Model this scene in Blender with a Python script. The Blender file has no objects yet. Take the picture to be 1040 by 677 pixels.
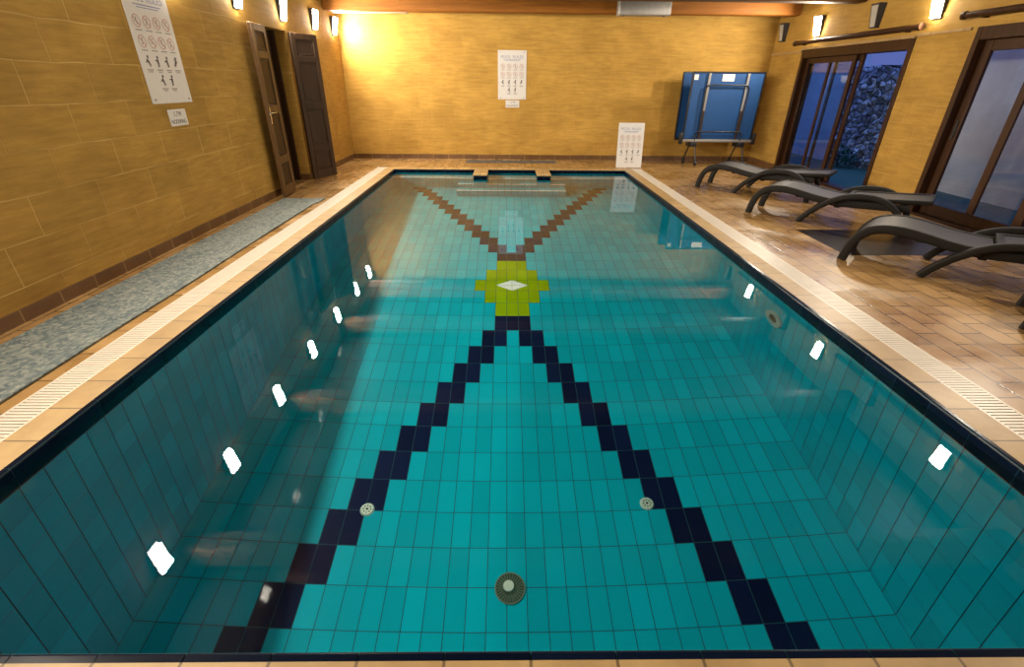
import bpy, bmesh, math, random
from mathutils import Vector, Matrix, noise

random.seed(7)
S = bpy.context.scene
COL = S.collection
PI = math.pi

# ------------------------------------------------------------------ camera
CAM_LOC = (-0.076, 0.0, 1.477)
PITCH, ROLL, YAW = math.radians(27.56), math.radians(0.57), math.radians(0.88)
FPX = 487.6
cam_d = bpy.data.cameras.new('camera')
cam_d.sensor_fit = 'HORIZONTAL'
cam_d.sensor_width = 36.0
cam_d.lens = FPX / 1040.0 * 36.0
cam_d.clip_start = 0.02
cam_d.clip_end = 200
cam = bpy.data.objects.new('camera', cam_d)
COL.objects.link(cam)


def cam_ray(a, b):
    a, b = a * math.cos(ROLL) + b * math.sin(ROLL), -a * math.sin(ROLL) + b * math.cos(ROLL)
    x, y, z = a, math.cos(PITCH) - b * math.sin(PITCH), -math.sin(PITCH) - b * math.cos(PITCH)
    return Vector((x * math.cos(YAW) + y * math.sin(YAW), -x * math.sin(YAW) + y * math.cos(YAW), z))


_f = cam_ray(0, 0)
_r = cam_ray(1, 0) - _f
_d = cam_ray(0, 1) - _f
cam.matrix_world = Matrix.Translation(CAM_LOC) @ Matrix((
    (_r.x, -_d.x, -_f.x), (_r.y, -_d.y, -_f.y), (_r.z, -_d.z, -_f.z))).to_4x4()
S.camera = cam

# ------------------------------------------------------------------ world (dusk sky), exposure
W = bpy.data.worlds.new('dusk_sky')
S.world = W
W.use_nodes = True
bg = W.node_tree.nodes['Background']
_wn, _wl = W.node_tree.nodes, W.node_tree.links
_tc = _wn.new('ShaderNodeTexCoord')
_sx = _wn.new('ShaderNodeSeparateXYZ')
_rp = _wn.new('ShaderNodeValToRGB')
_wl.new(_tc.outputs['Generated'], _sx.inputs[0])
_wl.new(_sx.outputs['Z'], _rp.inputs[0])
_rp.color_ramp.elements[0].position = 0.05
_rp.color_ramp.elements[0].color = (0.10, 0.14, 0.42, 1)      # dim dusk horizon
_rp.color_ramp.elements[1].position = 0.75
_rp.color_ramp.elements[1].color = (0.50, 0.95, 3.0, 1)      # brighter overhead
_wl.new(_rp.outputs[0], bg.inputs[0])
bg.inputs[1].default_value = 1.0

S.view_settings.view_transform = 'Standard'
S.view_settings.look = 'None'
S.view_settings.exposure = 0.0
S.view_settings.gamma = 1.0
S.view_settings.use_curve_mapping = False
LAMP_W = 82.0
LAMP_COL = (1.0, 0.88, 0.70)
LAMP_GLOW = 70.0

cy = S.cycles
cy.use_denoising = True
cy.caustics_refractive = True
cy.caustics_reflective = True
cy.max_bounces = 14
cy.diffuse_bounces = 6
cy.glossy_bounces = 6
cy.transmission_bounces = 10
cy.sample_clamp_indirect = 6.0
cy.blur_glossy = 0.3

# ------------------------------------------------------------------ room measures (deck is z = 0)
XL, XR, YB, YF = -3.36, 5.25, 11.05, -2.2
HC = 2.98                      # ceiling
WT = 0.36                      # wall thickness
WR = 0.19                      # thinner right wall
PX = 2.1875                    # pool half width
PY0, PY1 = 0.822, 9.56         # pool near and far faces
WATER = -0.05
ROW0 = 4.687                   # Y of mosaic row 0
TW, TL = 0.125, 0.25


def floor_z(y):
    r = (ROW0 - y) / TL
    return WATER - (1.61 + 0.025 * r)


# ------------------------------------------------------------------ materials
def new_mat(name):
    m = bpy.data.materials.new(name)
    m.use_nodes = True
    nt = m.node_tree
    return m, nt, nt.nodes, nt.links, nt.nodes['Principled BSDF']


def mix_rgb(nt, blend, fac, a, b):
    n = nt.nodes.new('ShaderNodeMix')
    n.data_type = 'RGBA'
    n.blend_type = blend
    for sock, v in ((n.inputs[0], fac), (n.inputs[6], a), (n.inputs[7], b)):
        if hasattr(v, 'node'):
            nt.links.new(v, sock)
        else:
            sock.default_value = v if isinstance(v, float) else (*v, 1)
    return n.outputs[2]


def tex_noise(nt, scale, detail=3.0, rough=0.5, vec=None, dist=0.0):
    n = nt.nodes.new('ShaderNodeTexNoise')
    n.inputs['Scale'].default_value = scale
    n.inputs['Detail'].default_value = detail
    n.inputs['Roughness'].default_value = rough
    n.inputs['Distortion'].default_value = dist
    if vec is not None:
        nt.links.new(vec, n.inputs['Vector'])
    return n


def ramp(nt, fac, stops):
    n = nt.nodes.new('ShaderNodeValToRGB')
    e = n.color_ramp.elements
    while len(e) < len(stops):
        e.new(0.5)
    for el, (p, c) in zip(e, stops):
        el.position = p
        el.color = (*c, 1) if not isinstance(c, float) else (c, c, c, 1)
    nt.links.new(fac, n.inputs[0])
    return n.outputs[0]


def obj_coord(nt, scale=(1, 1, 1), rot=(0, 0, 0), loc=(0, 0, 0)):
    t = nt.nodes.new('ShaderNodeTexCoord')
    mp = nt.nodes.new('ShaderNodeMapping')
    mp.inputs['Scale'].default_value = scale
    mp.inputs['Rotation'].default_value = rot
    mp.inputs['Location'].default_value = loc
    nt.links.new(t.outputs['Object'], mp.inputs['Vector'])
    return mp.outputs['Vector']


def bump(nt, height, bsdf, strength=0.3, dist=0.01):
    b = nt.nodes.new('ShaderNodeBump')
    b.inputs['Strength'].default_value = strength
    b.inputs['Distance'].default_value = dist
    nt.links.new(height, b.inputs['Height'])
    nt.links.new(b.outputs[0], bsdf.inputs['Normal'])


def plain(name, color, rough=0.5, metal=0.0, vary=0.12, scale=14.0, spec=0.5, coat=0.0):
    m, nt, N, L, P = new_mat(name)
    n = tex_noise(nt, scale, 4.0, 0.6, obj_coord(nt))
    lo = tuple(c * (1 - vary) for c in color)
    hi = tuple(min(1, c * (1 + vary)) for c in color)
    L.new(ramp(nt, n.outputs[0], [(0.3, lo), (0.7, hi)]), P.inputs['Base Color'])
    P.inputs['Roughness'].default_value = rough
    P.inputs['Metallic'].default_value = metal
    P.inputs['Specular IOR Level'].default_value = spec
    P.inputs['Coat Weight'].default_value = coat
    return m


def stone_wall(name, axis, bw=0.62, bh=0.275, zoff=0.0, tone=1.0, joint=0.75, lum=1.0):
    """golden limestone blocks; axis = the wall's horizontal axis"""
    m, nt, N, L, P = new_mat(name)
    t = N.new('ShaderNodeTexCoord')
    sp = N.new('ShaderNodeSeparateXYZ')
    L.new(t.outputs['Object'], sp.inputs[0])
    cb = N.new('ShaderNodeCombineXYZ')
    L.new(sp.outputs[axis], cb.inputs[0])
    ad = N.new('ShaderNodeMath')
    ad.operation = 'ADD'
    ad.inputs[1].default_value = zoff
    L.new(sp.outputs['Z'], ad.inputs[0])
    L.new(ad.outputs[0], cb.inputs[1])
    # wobble the joints a little
    nz = tex_noise(nt, 2.2, 2.0, 0.5, t.outputs['Object'])
    wob = N.new('ShaderNodeVectorMath')
    wob.operation = 'MULTIPLY_ADD'
    wob.inputs[1].default_value = (0.03, 0.03, 0.0)
    L.new(nz.outputs['Color'], wob.inputs[0])
    L.new(cb.outputs[0], wob.inputs[2])
    br = N.new('ShaderNodeTexBrick')
    br.offset = 0.5
    br.inputs['Scale'].default_value = 1.0
    br.inputs['Brick Width'].default_value = bw
    br.inputs['Row Height'].default_value = bh
    br.inputs['Mortar Size'].default_value = 0.006
    br.inputs['Mortar Smooth'].default_value = 0.7
    br.inputs['Bias'].default_value = 0.0
    br.inputs['Color1'].default_value = (0.0, 0.0, 0.0, 1)
    br.inputs['Color2'].default_value = (1.0, 1.0, 1.0, 1)
    br.inputs['Mortar'].default_value = (0.5, 0.5, 0.5, 1)
    L.new(wob.outputs[0], br.inputs['Vector'])
    base = (0.39, 0.230, 0.047)
    col = ramp(nt, br.outputs['Color'], [(0.0, tuple(c * lum * (1 - 0.10 * tone) for c in base)), (1.0, tuple(c * lum * (1 + 0.10 * tone) for c in base))])
    # long horizontal tooling marks and blotches
    sc = (3.0, 3.0, 26.0)
    n1 = tex_noise(nt, 1.0, 5.0, 0.65, obj_coord(nt, sc))
    n2 = tex_noise(nt, 1.6, 4.0, 0.6, obj_coord(nt, (1, 1, 1.6)), 0.6)
    col = mix_rgb(nt, 'MULTIPLY', 0.75, col, ramp(nt, n1.outputs[0], [(0.30, (0.74, 0.70, 0.62)), (0.68, (1.12, 1.12, 1.14))]))
    col = mix_rgb(nt, 'MULTIPLY', 0.8, col, ramp(nt, n2.outputs[0], [(0.32, (0.78, 0.74, 0.66)), (0.66, (1.08, 1.08, 1.08))]))
    # pale, broken mortar
    n3 = tex_noise(nt, 1.3, 4.0, 0.7, obj_coord(nt))
    mk = N.new('ShaderNodeMath')
    mk.operation = 'MULTIPLY'
    L.new(br.outputs['Fac'], mk.inputs[0])
    L.new(ramp(nt, n3.outputs[0], [(0.42, 0.06 * joint), (0.62, joint)]), mk.inputs[1])
    col = mix_rgb(nt, 'MIX', mk.outputs[0], col, (0.52, 0.35, 0.115))
    L.new(col, P.inputs['Base Color'])
    P.inputs['Roughness'].default_value = 0.72
    P.inputs['Specular IOR Level'].default_value = 0.25
    hn = N.new('ShaderNodeMath')
    hn.operation = 'SUBTRACT'
    L.new(n1.outputs[0], hn.inputs[0])
    L.new(br.outputs['Fac'], hn.inputs[1])
    bump(nt, hn.outputs[0], P, 0.35, 0.006)
    return m


def deck_tiles(name, bw, bh, c1, c2, mortar, rough, rot=PI / 2, off=0.5):
    m, nt, N, L, P = new_mat(name)
    v = obj_coord(nt, rot=(0, 0, rot))
    br = N.new('ShaderNodeTexBrick')
    br.offset = off
    br.inputs['Scale'].default_value = 1.0
    br.inputs['Brick Width'].default_value = bw
    br.inputs['Row Height'].default_value = bh
    br.inputs['Mortar Size'].default_value = 0.0055
    br.inputs['Mortar Smooth'].default_value = 0.3
    br.inputs['Color1'].default_value = (*c1, 1)
    br.inputs['Color2'].default_value = (*c2, 1)
    br.inputs['Mortar'].default_value = (*mortar, 1)
    L.new(v, br.inputs['Vector'])
    n1 = tex_noise(nt, 5.0, 5.0, 0.65, obj_coord(nt))
    n2 = tex_noise(nt, 1.1, 3.0, 0.6, obj_coord(nt))
    col = mix_rgb(nt, 'MULTIPLY', 0.8, br.outputs['Color'], ramp(nt, n1.outputs[0], [(0.3, (0.72, 0.68, 0.64)), (0.7, (1.12, 1.12, 1.12))]))
    col = mix_rgb(nt, 'MULTIPLY', 0.6, col, ramp(nt, n2.outputs[0], [(0.35, (0.72, 0.66, 0.62)), (0.65, (1.08, 1.08, 1.08))]))
    L.new(col, P.inputs['Base Color'])
    # wet and dry patches
    L.new(ramp(nt, n2.outputs[0], [(0.38, rough[0]), (0.62, rough[1])]), P.inputs['Roughness'])
    hn = N.new('ShaderNodeMath')
    hn.operation = 'MULTIPLY_ADD'
    hn.inputs[1].default_value = -1.0
    L.new(br.outputs['Fac'], hn.inputs[0])
    L.new(n1.outputs[0], hn.inputs[2])
    bump(nt, hn.outputs[0], P, 0.12, 0.004)
    return m


def glazed(name, color, vary=0.10, rough=0.03, spec=0.13):
    m, nt, N, L, P = new_mat(name)
    geo = N.new('ShaderNodeNewGeometry')
    rnd = geo.outputs['Random Per Island']
    lo = tuple(c * (1 - vary) for c in color)
    hi = tuple(c * (1 + vary) for c in color)
    L.new(ramp(nt, rnd, [(0.0, lo), (1.0, hi)]), P.inputs['Base Color'])
    P.inputs['Roughness'].default_value = rough
    P.inputs['Specular IOR Level'].default_value = spec
    return m


def glass_mat(name, tint=(0.85, 0.9, 0.95)):
    m, nt, N, L, P = new_mat(name)
    N.remove(P)
    out = N['Material Output']
    tr = N.new('ShaderNodeBsdfTransparent')
    tr.inputs[0].default_value = (*tint, 1)
    gl = N.new('ShaderNodeBsdfGlossy')
    gl.inputs['Roughness'].default_value = 0.03
    fr = N.new('ShaderNodeFresnel')
    geo = N.new('ShaderNodeNewGeometry')
    ior = N.new('ShaderNodeMapRange')        # same reflectance from both faces of the sheet
    ior.inputs['To Min'].default_value = 1.5
    ior.inputs['To Max'].default_value = 1 / 1.5
    L.new(geo.outputs['Backfacing'], ior.inputs['Value'])
    L.new(ior.outputs[0], fr.inputs[0])
    mx = N.new('ShaderNodeMixShader')
    L.new(fr.outputs[0], mx.inputs[0])
    L.new(tr.outputs[0], mx.inputs[1])
    L.new(gl.outputs[0], mx.inputs[2])
    L.new(mx.outputs[0], out.inputs[0])
    return m


def water_mat():
    m, nt, N, L, P = new_mat('pool_water')
    N.remove(P)
    g = N.new('ShaderNodeBsdfGlass')
    g.inputs['Roughness'].default_value = 0.0
    g.inputs['IOR'].default_value = 1.333
    g.inputs['Color'].default_value = (0.97, 1.0, 1.0, 1)
    L.new(g.outputs[0], N['Material Output'].inputs[0])
    return m


def emit_mat(name, color, strength):
    m, nt, N, L, P = new_mat(name)
    n = tex_noise(nt, 6.0, 2.0, 0.5, obj_coord(nt))
    L.new(ramp(nt, n.outputs[0], [(0.2, tuple(c * 0.95 for c in color)), (0.8, color)]), P.inputs['Emission Color'])
    P.inputs['Base Color'].default_value = (0.9, 0.9, 0.88, 1)
    P.inputs['Emission Strength'].default_value = strength
    return m


def wood(name, c1, c2, axis=0, scale=1.0, rough=0.5, spec=0.25):
    m, nt, N, L, P = new_mat(name)
    sc = [18.0 * scale] * 3
    sc[axis] = 1.2 * scale
    n = tex_noise(nt, 1.0, 6.0, 0.6, obj_coord(nt, tuple(sc)), 0.8)
    L.new(ramp(nt, n.outputs[0], [(0.3, c1), (0.7, c2)]), P.inputs['Base Color'])
    P.inputs['Roughness'].default_value = rough
    P.inputs['Specular IOR Level'].default_value = spec
    bump(nt, n.outputs[0], P, 0.15, 0.004)
    return m


M = {}
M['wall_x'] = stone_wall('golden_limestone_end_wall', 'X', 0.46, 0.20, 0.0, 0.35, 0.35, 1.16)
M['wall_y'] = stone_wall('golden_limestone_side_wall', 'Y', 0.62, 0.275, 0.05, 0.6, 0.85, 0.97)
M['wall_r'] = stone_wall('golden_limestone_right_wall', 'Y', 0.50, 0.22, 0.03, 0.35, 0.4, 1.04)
M['deck'] = deck_tiles('beige_terracotta_deck', 0.30, 0.15, (0.40, 0.245, 0.095), (0.30, 0.175, 0.062), (0.060, 0.034, 0.015), (0.15, 0.42))
M['coping'] = deck_tiles('coping_tile', 0.25, 0.5, (0.42, 0.285, 0.125), (0.385, 0.255, 0.108), (0.15, 0.10, 0.045), (0.42, 0.55), rot=0.0, off=0.0)
M['coping_side'] = deck_tiles('coping_tile_side', 0.50, 0.25, (0.42, 0.285, 0.125), (0.385, 0.255, 0.108), (0.15, 0.10, 0.045), (0.42, 0.55), rot=0.0, off=0.0)
M['skirt'] = deck_tiles('brown_skirting_tile', 0.33, 0.4, (0.15, 0.075, 0.028), (0.12, 0.058, 0.02), (0.30, 0.19, 0.08), (0.35, 0.5), rot=PI / 2, off=0.0)
M['skirt_x'] = deck_tiles('brown_skirting_tile_end', 0.33, 0.4, (0.15, 0.075, 0.028), (0.12, 0.058, 0.02), (0.30, 0.19, 0.08), (0.35, 0.5), rot=0.0, off=0.0)
M['teal'] = glazed('teal_glazed_tile', (0.001, 0.385, 0.50))
M['navy'] = glazed('navy_glazed_tile', (0.004, 0.011, 0.045), 0.25)
M['lip'] = glazed('navy_lip_tile', (0.0025, 0.0055, 0.016), 0.3, 0.2, 0.10)
M['lime'] = glazed('lime_glazed_tile', (0.225, 0.37, 0.003), 0.10)
M['white_tile'] = glazed('white_glazed_tile', (0.70, 0.80, 0.80), 0.04)
M['grout'] = plain('dark_teal_grout', (0.001, 0.065, 0.085), 0.8, vary=0.2, scale=30)
M['water'] = water_mat()
M['grate'] = plain('white_plastic_grate', (0.58, 0.52, 0.44), 0.4, vary=0.05)
M['channel'] = plain('dark_channel', (0.22, 0.18, 0.14), 0.7)
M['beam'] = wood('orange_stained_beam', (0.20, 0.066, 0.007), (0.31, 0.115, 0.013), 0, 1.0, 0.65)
M['beam_dark'] = wood('darkened_brown_beam', (0.075, 0.032, 0.010), (0.13, 0.060, 0.020), 0, 1.0, 0.65)  # same beam wood, darkened to dim its lamplit reflections in the water
M['ceiling'] = wood('dark_ceiling_boards', (0.026, 0.016, 0.009), (0.045, 0.028, 0.015), 1, 0.8, 0.6)
M['dark_wood'] = wood('dark_door_wood', (0.024, 0.0105, 0.004), (0.050, 0.023, 0.008), 2, 1.0, 0.55)
M['lit_wood'] = wood('lit_brown_door_wood', (0.075, 0.038, 0.014), (0.135, 0.072, 0.027), 2, 1.0, 0.5)  # door wood lightened: light falling on the near leaf is painted in
M['frame_wood'] = wood('brown_sliding_door_wood', (0.026, 0.0105, 0.004), (0.052, 0.021, 0.0075), 2, 1.0, 0.4)
M['resin'] = plain('taupe_grey_resin', (0.0080, 0.0064, 0.0052), 0.6, vary=0.12, scale=40, spec=0.22)
M['sling'] = plain('taupe_woven_sling', (0.020, 0.0160, 0.0128), 0.55, vary=0.2, scale=90, spec=0.35)
M['black'] = plain('black_plastic', (0.012, 0.012, 0.013), 0.45, vary=0.2)
M['blackmetal'] = plain('black_painted_steel', (0.012, 0.012, 0.014), 0.35, vary=0.2)
M['blue'] = plain('blue_table_top', (0.003, 0.058, 0.21), 0.6, vary=0.08, scale=6)
M['steel'] = plain('brushed_grey_metal', (0.30, 0.29, 0.28), 0.45, 0.4, vary=0.1)
M['white'] = plain('white_board', (0.62, 0.60, 0.59), 0.3, vary=0.03)
M['paper'] = plain('white_sticker', (0.78, 0.77, 0.72), 0.5, vary=0.03)
M['red'] = plain('red_print', (0.46, 0.25, 0.23), 0.5)
M['ink'] = plain('black_print', (0.05, 0.045, 0.05), 0.5)
M['greyink'] = plain('grey_print', (0.30, 0.28, 0.28), 0.5)
M['blueink'] = plain('blue_print', (0.22, 0.26, 0.42), 0.5)
M['lamp_glow'] = emit_mat('lit_lamp_diffuser', (1.0, 0.90, 0.76), LAMP_GLOW)
M['lamp_off'] = plain('unlit_lamp_diffuser', (0.40, 0.38, 0.34), 0.45, vary=0.06)
M['glass'] = glass_mat('door_glass', (0.80, 0.86, 0.92))
M['rail_brown'] = plain('dark_brown_rail', (0.035, 0.018, 0.010), 0.5)
M['rubber'] = plain('dark_rubber_mat', (0.014, 0.009, 0.009), 0.25, vary=0.3, scale=60)
M['farmat'] = plain('dark_grey_matting', (0.07, 0.068, 0.065), 0.7, vary=0.3, scale=60)
M['chrome'] = plain('satin_chrome', (0.6, 0.6, 0.6), 0.25, 1.0, vary=0.05)
M['fitting'] = plain('pale_plastic_fitting', (0.50, 0.66, 0.56), 0.4, vary=0.06)
M['drain'] = plain('dark_drain_grille', (0.02, 0.055, 0.035), 0.35, vary=0.4, scale=80)
M['dark'] = plain('dark_interior', (0.03, 0.018, 0.01), 0.8)
M['ringplastic'] = plain('beige_fitting_ring', (0.40, 0.50, 0.45), 0.4, vary=0.05)
M['drainrim'] = plain('dull_green_drain_rim', (0.10, 0.17, 0.12), 0.5)
M['ringdim'] = plain('grey_green_fitting_ring', (0.30, 0.42, 0.38), 0.5, vary=0.08)
M['fieldwall'] = plain('pale_outside_render', (0.46, 0.44, 0.42), 0.8, vary=0.15, scale=2.0)
M['turf'] = plain('dark_green_turf', (0.012, 0.075, 0.05), 0.9, vary=0.4, scale=60)


def mat_mosaic_mat():
    m, nt, N, L, P = new_mat('blue_grey_flecked_matting')
    v = N.new('ShaderNodeTexVoronoi')
    v.inputs['Scale'].default_value = 52.0
    L.new(obj_coord(nt, (1.0, 0.85, 1)), v.inputs['Vector'])
    sp = N.new('ShaderNodeSeparateColor')
    L.new(v.outputs['Color'], sp.inputs[0])
    n = tex_noise(nt, 9.0, 5.0, 0.7, obj_coord(nt), 1.0)
    c = ramp(nt, sp.outputs[0], [(0.05, (0.060, 0.088, 0.100)), (0.45, (0.125, 0.158, 0.158)), (0.95, (0.23, 0.24, 0.215))])
    c = mix_rgb(nt, 'MULTIPLY', 0.75, c, ramp(nt, n.outputs[0], [(0.3, (0.55, 0.62, 0.70)), (0.7, (1.2, 1.18, 1.1))]))
    L.new(c, P.inputs['Base Color'])
    P.inputs['Roughness'].default_value = 0.6
    bump(nt, n.outputs[0], P, 0.4, 0.006)
    return m


M['mat'] = mat_mosaic_mat()


def rubble_mat():
    m, nt, N, L, P = new_mat('rubble_stone')
    v = N.new('ShaderNodeTexVoronoi')
    v.feature = 'F1'
    v.inputs['Scale'].default_value = 7.0
    v.inputs['Randomness'].default_value = 1.0
    L.new(obj_coord(nt, (1, 1, 1.25)), v.inputs['Vector'])
    sp = N.new('ShaderNodeSeparateColor')
    L.new(v.outputs['Color'], sp.inputs[0])
    e = N.new('ShaderNodeTexVoronoi')
    e.feature = 'DISTANCE_TO_EDGE'
    e.inputs['Scale'].default_value = 7.0
    L.new(obj_coord(nt, (1, 1, 1.25)), e.inputs['Vector'])
    c = ramp(nt, sp.outputs[0], [(0.0, (0.10, 0.105, 0.12)), (0.5, (0.24, 0.25, 0.28)), (1.0, (0.55, 0.57, 0.60))])
    c = mix_rgb(nt, 'MULTIPLY', 1.0, c, ramp(nt, e.outputs[0], [(0.0, (0.28, 0.28, 0.30)), (0.10, (1.0, 1.0, 1.0))]))
    L.new(c, P.inputs['Base Color'])
    P.inputs['Roughness'].default_value = 0.9
    bump(nt, ramp(nt, e.outputs[0], [(0.0, 0.0), (0.25, 1.0)]), P, 1.0, 0.06)
    return m


M['rubble'] = rubble_mat()


# ------------------------------------------------------------------ mesh helpers
class MB:
    def __init__(self):
        self.v, self.f, self.mi, self.mats, self.sm = [], [], [], [], []

    def slot(self, m):
        m = M[m] if isinstance(m, str) else m
        if m not in self.mats:
            self.mats.append(m)
        return self.mats.index(m)

    def face(self, pts, m, smooth=False):
        b = len(self.v)
        self.v += [tuple(p) for p in pts]
        self.f.append(tuple(range(b, b + len(pts))))
        self.mi.append(self.slot(m))
        self.sm.append(smooth)

    def raw(self, vs, fs, m, smooth=False):
        b = len(self.v)
        self.v += [tuple(p) for p in vs]
        k = self.slot(m)
        for f in fs:
            self.f.append(tuple(i + b for i in f))
            self.mi.append(k)
            self.sm.append(smooth)

    def box(self, x0, x1, y0, y1, z0, z1, m, T=None):
        vs = [(x, y, z) for z in (z0, z1) for y in (y0, y1) for x in (x0, x1)]
        if T is not None:
            vs = [T @ Vector(p) for p in vs]
        fs = [(0, 2, 3, 1), (4, 5, 7, 6), (0, 1, 5, 4), (2, 6, 7, 3), (0, 4, 6, 2), (1, 3, 7, 5)]
        self.raw(vs, fs, m)

    def rbox(self, x0, x1, y0, y1, z0, z1, m, r=0.01, seg=2, T=None):
        bm = bmesh.new()
        bmesh.ops.create_cube(bm, size=1)
        bmesh.ops.scale(bm, vec=(x1 - x0, y1 - y0, z1 - z0), verts=bm.verts)
        bmesh.ops.translate(bm, vec=((x0 + x1) / 2, (y0 + y1) / 2, (z0 + z1) / 2), verts=bm.verts)
        r = min(r, 0.49 * min(x1 - x0, y1 - y0, z1 - z0))
        bmesh.ops.bevel(bm, geom=list(bm.edges), offset=r, segments=seg, affect='EDGES', profile=0.5)
        self.from_bm(bm, m, T, True)

    def from_bm(self, bm, m, T=None, smooth=False):
        bm.verts.ensure_lookup_table()
        bm.verts.index_update()
        vs = [T @ v.co if T is not None else v.co.copy() for v in bm.verts]
        self.raw(vs, [tuple(v.index for v in f.verts) for f in bm.faces], m, smooth)
        bm.free()

    def sweep(self, path, prof, m, up=Vector((0, 0, 1)), side=None, smooth=True, closed=False):
        """sweep a closed 2-D profile (list of (s, t)) along path; s along side vector, t along normal"""
        path = [Vector(p) for p in path]
        n = len(path)
        rings = []
        for i in range(n):
            if closed:
                a, b = path[(i - 1) % n], path[(i + 1) % n]
            else:
                a, b = path[max(0, i - 1)], path[min(n - 1, i + 1)]
            t = (b - a).normalized()
            if side is not None:
                sv = Vector(side)
                sv = (sv - t * sv.dot(t)).normalized()
            else:
                u = up if abs(t.dot(up)) < 0.95 else Vector((1, 0, 0))
                sv = t.cross(u).normalized()
            nv = sv.cross(t).normalized()
            rings.append([path[i] + sv * s + nv * q for s, q in prof])
        k = len(prof)
        vs = [p for r in rings for p in r]
        fs = []
        for i in range(n if closed else n - 1):
            j = (i + 1) % n
            for q in range(k):
                fs.append((i * k + q, i * k + (q + 1) % k, j * k + (q + 1) % k, j * k + q))
        if not closed:
            fs.append(tuple(reversed(range(k))))
            fs.append(tuple(range((n - 1) * k, n * k)))
        self.raw(vs, fs, m, smooth)

    def tube(self, path, r, m, seg=10, up=Vector((0, 0, 1)), side=None, closed=False):
        self.sweep(path, [(r * math.cos(2 * PI * i / seg), r * math.sin(2 * PI * i / seg)) for i in range(seg)], m, up, side, True, closed)

    def cyl(self, c, axis, r, h, m, seg=24, r2=None):
        """cylinder starting at c running h along axis"""
        a = Vector(axis).normalized()
        u = Vector((0, 0, 1)) if abs(a.z) < 0.9 else Vector((1, 0, 0))
        s = a.cross(u).normalized()
        t = s.cross(a)
        c = Vector(c)
        r2 = r if r2 is None else r2
        vs = []
        for k, rr in ((0, r), (1, r2)):
            vs += [c + a * (h * k) + s * (rr * math.cos(2 * PI * i / seg)) + t * (rr * math.sin(2 * PI * i / seg)) for i in range(seg)]
        fs = [(i, (i + 1) % seg, seg + (i + 1) % seg, seg + i) for i in range(seg)]
        fs += [tuple(reversed(range(seg))), tuple(range(seg, 2 * seg))]
        self.raw(vs, fs, m, False)

    def ring(self, c, axis, r0, r1, h, m, seg=32):
        a = Vector(axis).normalized()
        u = Vector((0, 0, 1)) if abs(a.z) < 0.9 else Vector((1, 0, 0))
        s = a.cross(u).normalized()
        t = s.cross(a)
        c = Vector(c)
        vs = []
        for rr, hh in ((r0, 0), (r1, 0), (r1, h), (r0, h)):
            vs += [c + a * hh + s * (rr * math.cos(2 * PI * i / seg)) + t * (rr * math.sin(2 * PI * i / seg)) for i in range(seg)]
        fs = []
        for q in range(4):
            p = (q + 1) % 4
            for i in range(seg):
                j = (i + 1) % seg
                fs.append((q * seg + i, q * seg + j, p * seg + j, p * seg + i))
        self.raw(vs, fs, m, False)

    def build(self, name, parent=None, fix=True):
        me = bpy.data.meshes.new(name)
        me.from_pydata(self.v, [], self.f)
        for m in self.mats:
            me.materials.append(m)
        me.polygons.foreach_set('material_index', self.mi)
        me.polygons.foreach_set('use_smooth', self.sm)
        if fix:
            bm = bmesh.new()
            bm.from_mesh(me)
            bmesh.ops.remove_doubles(bm, verts=bm.verts, dist=1e-5)
            bmesh.ops.recalc_face_normals(bm, faces=bm.faces)
            bm.to_mesh(me)
            bm.free()
        if any(self.sm):
            try:
                me.set_sharp_from_angle(angle=math.radians(38))
            except Exception:
                pass
        me.update()
        o = bpy.data.objects.new(name, me)
        COL.objects.link(o)
        o.cycles.is_caustics_receiver = True
        if parent is not None:
            o.parent = parent
        return o


def tag(o, label=None, cat=None, group=None, kind=None):
    if label:
        o['label'] = label
    if cat:
        o['category'] = cat
    if group:
        o['group'] = group
    if kind:
        o['kind'] = kind
    return o


def empty(name, loc=(0, 0, 0), rz=0.0):
    o = bpy.data.objects.new(name, None)
    o.empty_display_size = 0.1
    o.location = loc
    o.rotation_euler = (0, 0, rz)
    COL.objects.link(o)
    return o


def copy_tree(o, parent=None):
    c = o.copy()
    COL.objects.link(c)
    if parent is not None:
        c.parent = parent
        c.matrix_parent_inverse = o.matrix_parent_inverse
    for ch in list(o.children):
        copy_tree(ch, c)
    return c


def struct(mb, name, label, cat='structure', **k):
    return tag(mb.build(name, **k), label, cat, kind='structure')


def text_mesh(mb, s, size, m, T, extrude=0.0006):
    """letters of s centred on the origin of T's XY plane, appended to mb"""
    cu = bpy.data.curves.new('lettering', 'FONT')
    cu.body = s
    cu.size = size
    cu.align_x = 'CENTER'
    cu.align_y = 'CENTER'
    cu.extrude = extrude
    cu.resolution_u = 3
    ob = bpy.data.objects.new('lettering', cu)
    COL.objects.link(ob)
    bpy.context.view_layer.update()
    me = bpy.data.meshes.new_from_object(ob.evaluated_get(bpy.context.evaluated_depsgraph_get()))
    mb.raw([T @ v.co for v in me.vertices], [tuple(p.vertices) for p in me.polygons], m)
    bpy.data.objects.remove(ob)
    bpy.data.curves.remove(cu)
    bpy.data.meshes.remove(me)


def smooth_path(pts, n=6):
    """Catmull-Rom through pts"""
    P = [Vector(p) for p in pts]
    P = [P[0] * 2 - P[1]] + P + [P[-1] * 2 - P[-2]]
    out = []
    for i in range(1, len(P) - 2):
        for k in range(n):
            t = k / n
            a, b, c, d = P[i - 1], P[i], P[i + 1], P[i + 2]
            out.append(0.5 * ((2 * b) + (c - a) * t + (2 * a - 5 * b + 4 * c - d) * t * t + (3 * b - a - 3 * c + d) * t ** 3))
    out.append(P[-2])
    return out


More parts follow.
